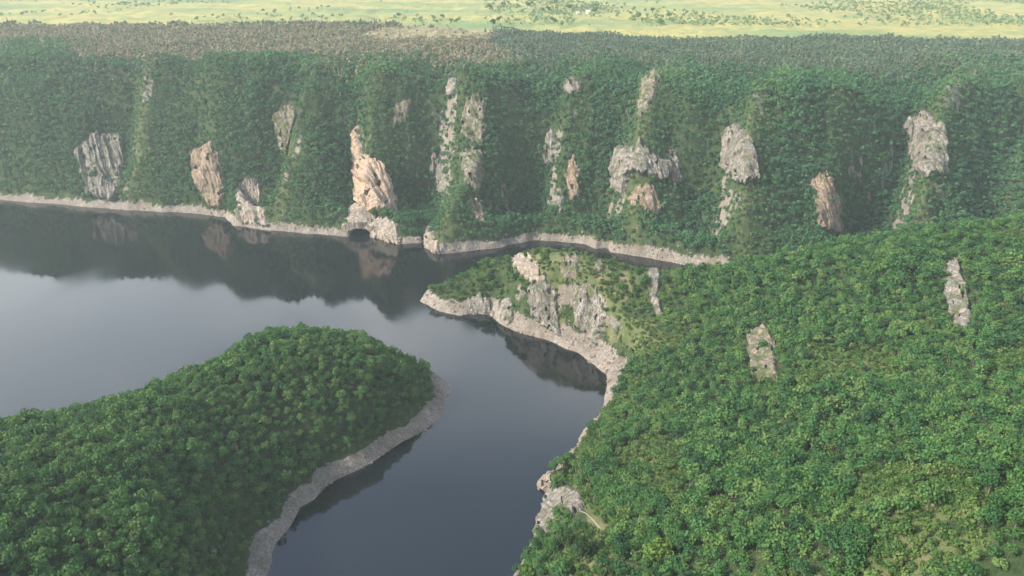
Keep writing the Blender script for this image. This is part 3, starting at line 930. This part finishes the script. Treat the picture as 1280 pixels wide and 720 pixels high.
# --- plateau pines: dead brown ones on the left, dark grey ones to the right and behind the clearing
x, y = scatter(-780, 820, 620, 1080, 3.2, 2)
z, px, py = info(x, y)
d = bil(D, x, y)
fe = forest_end(x)
m = (bil(FARW, x, y) > 0.9) & (d + 75 * fbm(x / 95, y / 95, 3, 85) > rng.uniform(78, 165, len(x))) & (y < fe + 14 * fbm(x / 25, y / 25, 2, 87)) & (px > -60) & (px < 1340)
m &= (~in_poly(px, py, CLEAR) | (rng.uniform(size=len(x)) < 0.07)) & (rng.uniform(size=len(x)) < 0.86)
x, y, z, px, py, d = (q[m] for q in (x, y, z, px, py, d))
brown = (px < 610 + 70 * fbm(x / 50, y / 50, 3, 89)) & (py > 33) & (rng.uniform(size=len(x)) < 0.8) & (d > 110 + 22 * fbm(x / 30, y / 30, 2, 90))
pines = [pine_quads(400 + i, 22, 4.6, 1.8) for i in range(1)] + [crown_quads(410 + i, 26, 1.6, 4.2, 0.3, 4, 0.55) for i in range(7)]
tr = quad_trunk(3.0, 0.10)
s_ = rng.uniform(0.7, 1.25, len(x))
mass('dead_pine_wood', x[brown], y[brown], z[brown], s_[brown], pines, tr, [M_pine_brown, M_bark], 'brownish thinning pines on the plateau above the canyon rim', 'wood')
g = ~brown
mass('dark_pine_wood', x[g], y[g], z[g], s_[g] * np.where(py[g] < 33, 1.25, 1.0), pines, tr, [M_pine_grey, M_bark], 'dark grey pines along the far edge of the plateau below the meadows', 'wood')
print('pines', len(x))

# --- near woods: candidates, of which the 300 that show largest become single trees
XS, YS, KS = [], [], []
for x0, x1, y0, y1, sp, seed in ((-520, -15, 130, 480, 2.7, 3), (-15, 560, 120, 480, 3.1, 4)):
    x, y = scatter(x0, x1, y0, y1, sp, seed)
    XS.append(x); YS.append(y)
x, y = np.concatenate(XS), np.concatenate(YS)
z, px, py = info(x, y)
d = bil(D, x, y)
rk = in_any(px, py, OUT_POLYS) & ~hole(px, py)
gr = in_any(px, py, GRASS_POLYS)
u = rng.uniform(size=len(x))
m = (bil(FARW, x, y) < 0.05) & (bil(WATW, x, y) < 0.02) & (z > bil(RH, x, y) * 0.62) & (d > np.maximum(bil(RW, x, y) * (0.85 + 0.35 * u), 1.5))
m &= ~((px > 632) & (px < 1000) & (y > 395) & ~visible(x, y, z + 0.5))
m &= (px > -80) & (px < 1360) & (py < 790) & (~rk | (u < 0.04))
m &= bil(slope, x, y) < 3.6
shr = gr | (in_poly(px, py, [(600, 300), (842, 330), (842, 400), (790, 450), (760, 420), (690, 405), (560, 385), (530, 372)]) & (u < 0.75))
patch = fbm(x / 26, y / 26, 4, 93) + 0.25 * fbm(x / 8, y / 8, 2, 94)
meadowy = (px > 700) & (patch > 0.36)
shr |= meadowy
thin = (gr & (fbm(x / 9, y / 9, 3, 91) + 0.9 * u > 0.62)) | (meadowy & (u > 0.9))
path_px = [(719, 652), (724, 640), (733, 643), (742, 652), (752, 661)]
m &= ~thin & ~(dist_line(px, py, path_px) < 8)
ridge = (px > 690) & (px < 860) & (py < 345)
shr |= ridge
m &= ~(ridge & (u > 0.25))
x, y, z, px, py, shr = (q[m] for q in (x, y, z, px, py, shr))
SC = rng.uniform(0.68, 1.3, len(x)) * (1 + 0.5 * fbm(x / 16, y / 16, 3, 97))
SC = np.clip(SC, 0.66, 1.7)
left = px < 600
SC = np.where(left, SC * 0.88, SC)
dist = np.sqrt(x * x + y * y + (z - CAM_H) ** 2)
vis = visible(x, y, z + 4.0) & (px > 5) & (px < 1275) & (py < 715)
score = SC / dist * np.where((px > 432) & (px < 850), 1.7, 1.0) * vis
# trees
t_i = np.where(~shr)[0]
t_one = t_i[np.argsort(-score[t_i])[:292]]
s_i = np.where(shr)[0]
s_one = s_i[np.argsort(-score[s_i])[:190]]
single = np.zeros(len(x), bool)
single[t_one] = True
single[s_one] = True
near_var = [crown_quads(500 + i, 170, 2.1, 5.2 * (0.85 + 0.08 * i), 0.7, 5 + i % 4, 0.38) for i in range(6)]
for side, nm, lab in ((left, 'peninsula_wood', 'dense green wood covering the rounded peninsula at the left'), (~left, 'hillside_thicket', 'green wood covering the hillside right of the lake')):
    q = side & ~single & ~shr
    mass(nm, x[q], y[q], z[q] - 0.3, SC[q], near_var, quad_trunk(2.3, 0.13), [M_leaf_near, M_bark], lab, 'wood')
ex, ey = scatter(-60, 560, 120, 470, 1.9, 14)
ez, epx, epy = info(ex, ey)
ed_ = bil(D, ex, ey)
ep = fbm(ex / 26, ey / 26, 4, 93) + 0.25 * fbm(ex / 8, ey / 8, 2, 94)
em = (bil(FARW, ex, ey) < 0.05) & (bil(WATW, ex, ey) < 0.02) & (ed_ > bil(RW, ex, ey)) & (epx < 1330) & (epy < 790) & ~in_any(epx, epy, OUT_POLYS)
em &= ((ep > 0.26) & (epx > 690)) | in_any(epx, epy, GRASS_POLYS)
em &= fbm(ex / 6, ey / 6, 3, 99) + 0.5 * rng.uniform(size=len(ex)) > np.where(in_any(epx, epy, GRASS_POLYS[:1]), 0.30, -0.35)
em &= dist_line(epx, epy, path_px) > 7
ex, ey, ez = ex[em], ey[em], ez[em]
q = shr & ~single
sh_var = [crown_quads(600 + i, 90, 1.25, 2.0, 0.0, 5, 0.3) for i in range(5)]
if q.any():
    mass('scrub', np.r_[x[q], ex], np.r_[y[q], ey], np.r_[z[q], ez] - 0.2, np.r_[SC[q] * 1.25, rng.uniform(0.4, 1.15, len(ex))], sh_var, None, [M_shrub_mass], 'low scrub scattered over the grassy crag and ledges', 'scrub')
print('near', len(x), 'trees', len(t_one), 'shrubs', len(s_i), len(s_one), 'vis', vis.sum())

big_var = []
for i in range(8):
    V = crown_quads(700 + i, 620, 2.25, 5.4, 0.9, 8, 0.24)
    tv, tf = trunk_with_limbs(720 + i, 4.6, 0.16)
    big_var.append((np_mesh('crown', V, np.arange(len(V)).reshape(-1, 4), [M_leaf_one]), np_mesh('trunk', tv, tf, [M_bark], smooth=True)))
def tree(x, y, z, s, k, label, group=None, mat=None, name='broadleaf_tree'):
    r = bpy.data.objects.new(name, None)
    r.empty_display_size = 0.5
    C.objects.link(r)
    r.location = (x, y, z - 0.2)
    r.rotation_euler = (0, 0, random.uniform(0, 6.28))
    r.scale = (s, s, s * random.uniform(0.9, 1.12))
    cm, tm = big_var[k]
    if mat:
        cm = cm.copy()
        cm.materials[0] = mat
    c = link_mesh('crown', cm, r)
    link_mesh('trunk', tm, r)
    tag(r, label, 'tree', group)
    return r
for i in t_one:
    if left[i]:
        lab, grp = 'green broadleaf tree in the dense wood on the left peninsula', 'trees on the left peninsula'
    else:
        if py[i] > 610:
            lab, grp = 'leafy green tree low in the near corner of the right slope, largest in view', 'trees in the near corner of the right slope'
        elif px[i] < 790:
            lab, grp = 'leafy green tree at the lakeside edge of the right slope wood', 'trees at the lakeside edge of the right slope'
        else:
            lab, grp = 'leafy green tree in the middle of the wooded right slope', 'trees in the middle of the right slope'
    tree(x[i], y[i], z[i], SC[i] * 1.02, random.randrange(8), lab, grp)
shrub_me = []
for i in range(6):
    V = crown_quads(800 + i, 300, 1.3, 2.1, 0.0, 6, 0.19)
    shrub_me.append(np_mesh('shrub', V, np.arange(len(V)).reshape(-1, 4), [M_shrub]))
for i in s_one:
    o = link_mesh('shrub', random.choice(shrub_me))
    o.location = (x[i], y[i], z[i] - 0.15)
    o.rotation_euler = (0, 0, random.uniform(0, 6.28))
    s = SC[i] * random.uniform(1.05, 1.6)
    o.scale = (s, s, s * random.uniform(0.8, 1.1))
    if py[i] > 560:
        tag(o, 'olive green shrub in the grass around the near headland', 'shrub', 'shrubs on the near headland')
    else:
        tag(o, 'olive green shrub on the grassy crag beside the channel', 'shrub', 'shrubs on the crag')
# the strip of bushes on the ledge between the orange cliff and the cave
lx = np.r_[rng.uniform(447, 492, 26), rng.uniform(436, 450, 8)]
ly = np.r_[rng.uniform(263, 272, 26), rng.uniform(262, 276, 8)]
bx, by, bz, bh = cast(lx, ly)
for i in range(len(lx)):
    o = link_mesh('shrub', random.choice(shrub_me))
    o.location = (bx[i], by[i] - 2.5, bz[i] + 0.6)
    s = random.uniform(1.3, 2.2)
    o.scale = (s, s, s)
    o.rotation_euler = (0, 0, random.uniform(0, 6.28))
    tag(o, 'green bush on the ledge between the orange cliff and the cave', 'shrub', 'bushes on the orange cliff ledge')
# trees that stand out, each with its own look
for a, b, s, mat, lab in ((822, 694, 1.9, M_leaf_bright, 'large bright yellow-green tree in the near corner of the right slope'),
                          (727, 690, 1.75, M_leaf_dark, 'round dark green bushy tree alone in the near grass'),
                          (774, 668, 1.5, M_leaf_one, 'rounded mid green tree at the end of the pale footpath'),
                          (661, 716, 1.6, M_leaf_bright, 'bright green tree leaning over the lake edge at the bottom'),
                          (707, 672, 1.25, M_leaf_dark, 'small dark tree just below the grey fissured lake cliff')):
    gx_, gy_, gz_, _ = cast(np.array([float(a)]), np.array([float(b) + 12]))
    tree(gx_[0], gy_[0], gz_[0], s, random.randrange(8), lab, None, mat)

# ------------------------------------------------------------------ meadow trees, scrub and houses beyond the plateau
x, y = scatter(-1250, 1250, 830, 2000, 10, 5)
z, px, py = info(x, y)
dens = 1.3 * fbm(x / 120, y / 200, 4, 95) + 0.5 * ((px > 605) & (px < 715))
m = (px > -40) & (px < 1320) & (py > -12) & (py < 34) & (y > forest_end(x) + 40) & (dens + 0.8 * rng.uniform(size=len(x)) > 0.62)
x, y, z, px, py = (q[m] for q in (x, y, z, px, py))
big = np.zeros(len(x), bool)
mid_i = np.where((px > 430) & (px < 850) & (py > 2))[0]
big[rng.permutation(mid_i)[:40]] = True
fv = [crown_quads(900 + i, 60, 3.2, 6.0, 0.6, 5, 0.9) for i in range(4)]
mass('meadow_scrub', x[~big], y[~big], z[~big], rng.uniform(0.25, 1.05, (~big).sum()), fv, None, [M_leaf_meadow], 'hazy scrub and hedges dotted over the distant meadows', 'scrub')
mt = [np_mesh('meadow_tree', np.concatenate([q, quad_trunk(2.5, 0.25)]), np.arange(len(q) + 16).reshape(-1, 4), [M_leaf_one]) for q in fv]
for i in np.where(big)[0]:
    o = link_mesh('meadow_tree', random.choice(mt))
    o.location = (x[i], y[i], z[i])
    s = random.uniform(0.9, 1.7)
    o.scale = (s, s, s)
    o.rotation_euler = (0, 0, random.uniform(0, 6.28))
    tag(o, 'small hazy tree standing in the distant sunlit meadow', 'tree', 'trees in the distant meadows')
print('meadow', len(x))

def plain(name, col):
    k = NT(name)
    k.l(k.ramp(k.noise(0.6, 3), [(0.3, tuple(c * 0.85 for c in col)), (0.7, col)]), k.b.inputs['Base Color'])
    k.b.inputs['Roughness'].default_value = 0.85
    return k.m
M_white, M_roof, M_dark = plain('whitewash', (0.75, 0.73, 0.68)), plain('roof_tiles', (0.42, 0.36, 0.32)), plain('window_dark', (0.05, 0.05, 0.06))
def house(px, py, w, rot, label):
    hx, hy, hz, _ = cast(np.array([float(px)]), np.array([float(py)]), tmax=2500)
    r = bpy.data.objects.new('cottage', None)
    C.objects.link(r)
    r.location = (hx[0], hy[0], hz[0])
    r.rotation_euler = (0, 0, rot)
    dpt, h, rh_ = w * 0.7, w * 0.5, w * 0.35
    a, b = w / 2, dpt / 2
    V = [(-a, -b, -1), (a, -b, -1), (a, b, -1), (-a, b, -1), (-a, -b, h), (a, -b, h), (a, b, h), (-a, b, h), (-a, 0, h + rh_), (a, 0, h + rh_)]
    me = bpy.data.meshes.new('wall')
    me.from_pydata(V, [], [(0, 1, 5, 4), (1, 2, 6, 9, 5), (2, 3, 7, 6), (3, 0, 4, 8, 7)])
    me.materials.append(M_white)
    link_mesh('wall', me, r)
    e = 0.5
    t = 0.25
    V = []
    for dz in (0.06, 0.06 + t):
        V += [(-a - e, -b - e, h - 0.35 + dz), (a + e, -b - e, h - 0.35 + dz), (a + e, 0, h + rh_ + dz), (-a - e, 0, h + rh_ + dz), (a + e, b + e, h - 0.35 + dz), (-a - e, b + e, h - 0.35 + dz)]
    me = bpy.data.meshes.new('roof')
    me.from_pydata(V, [], [(6, 7, 8, 9), (9, 8, 10, 11), (1, 0, 3, 2), (2, 3, 5, 4), (0, 1, 7, 6), (4, 5, 11, 10), (1, 2, 8, 7), (2, 4, 10, 8), (0, 6, 9, 3), (3, 9, 11, 5)])
    me.materials.append(M_roof)
    link_mesh('roof', me, r)
    for sx in (-0.5, 0.5):
        me = bpy.data.meshes.new('window')
        q = w * 0.09
        cx, cz = sx * a, h * 0.55
        me.from_pydata([(cx - q, -b - 0.03, cz - q), (cx + q, -b - 0.03, cz - q), (cx + q, -b - 0.03, cz + q), (cx - q, -b - 0.03, cz + q),
                        (cx - q, -b + 0.1, cz - q), (cx + q, -b + 0.1, cz - q), (cx + q, -b + 0.1, cz + q), (cx - q, -b + 0.1, cz + q)], [],
                       [(0, 1, 2, 3), (1, 0, 4, 5), (2, 1, 5, 6), (3, 2, 6, 7), (0, 3, 7, 4)])
        me.materials.append(M_dark)
        link_mesh('window', me, r)
    tag(r, label, 'house', 'white houses in the far meadow')
house(722, 18, 4.0, 0.2, 'leftmost of three tiny white houses in the far yellow meadow')
house(735, 17, 5.2, -0.25, 'middle of three tiny white houses in the far yellow meadow')
house(745, 15, 4.4, 0.5, 'rightmost of three tiny white houses in the far yellow meadow')

# ------------------------------------------------------------------ footpath on the near headland
M_path = plain('pale_path', (0.20, 0.175, 0.13))
pp = [(724, 639), (733, 643), (742, 652), (752, 661)]
cx, cy, czs, _ = cast(np.array([q[0] for q in pp], float), np.array([q[1] for q in pp], float))
tt = np.linspace(0, len(pp) - 1, 40)
qx, qy = np.interp(tt, range(len(pp)), cx), np.interp(tt, range(len(pp)), cy)
qx = qx + 0.3 * fbm(tt * 1.3, tt * 0, 2, 5)
tx, ty = np.gradient(qx), np.gradient(qy)
ln = np.hypot(tx, ty)
V = []
for i in range(40):
    w = 0.22 + 0.08 * math.sin(i * 1.7)
    for s in (-1, 1):
        ax, ay = qx[i] - s * w * ty[i] / ln[i], qy[i] + s * w * tx[i] / ln[i]
        V.append((ax, ay, float(bil(Z, np.array([ax]), np.array([ay]))[0]) + 0.22))
F = [(2 * i, 2 * i + 1, 2 * i + 3, 2 * i + 2) for i in range(39)]
tag(link_mesh('footpath', np_mesh('footpath', np.array(V), np.array(F), [M_path])), kind='structure')

# ------------------------------------------------------------------ the haze of the air
hz = NT('air')
vol = hz.n('ShaderNodeVolumePrincipled')
vol.inputs['Color'].default_value = (0.84, 0.96, 0.98, 1)
vol.inputs['Density'].default_value = 0.00013
vol.inputs['Anisotropy'].default_value = 0.2
hz.t.nodes.remove(hz.b)
hz.l(vol.outputs[0], hz.t.nodes['Material Output'].inputs['Volume'])
zt = max(225.0, float(Z.max()) + 15)
X0, X1, Y0, Y1, Z0 = -3600, 3600, -400, 6100, -13.2
V = [(a, b, c) for c in (Z0, zt) for a, b in ((X0, Y0), (X1, Y0), (X1, Y1), (X0, Y1))]
me = bpy.data.meshes.new('haze')
me.from_pydata(V, [], [(3, 2, 1, 0), (4, 5, 6, 7), (0, 1, 5, 4), (1, 2, 6, 5), (2, 3, 7, 6), (3, 0, 4, 7)])
me.materials.append(hz.m)
tag(link_mesh('haze', me), 'thin pale blue haze in the air over the canyon', 'haze', kind='stuff')

lo = near & (PX > 560) & (PX < 900)
for c in range(560, 900, 20):
    q = lo & (np.abs(PX - c) < 3)
    print('crest', c, PY[q].min().round(1), Z[q][PY[q].argmin()].round(1), GY[q][PY[q].argmin()].round(0))
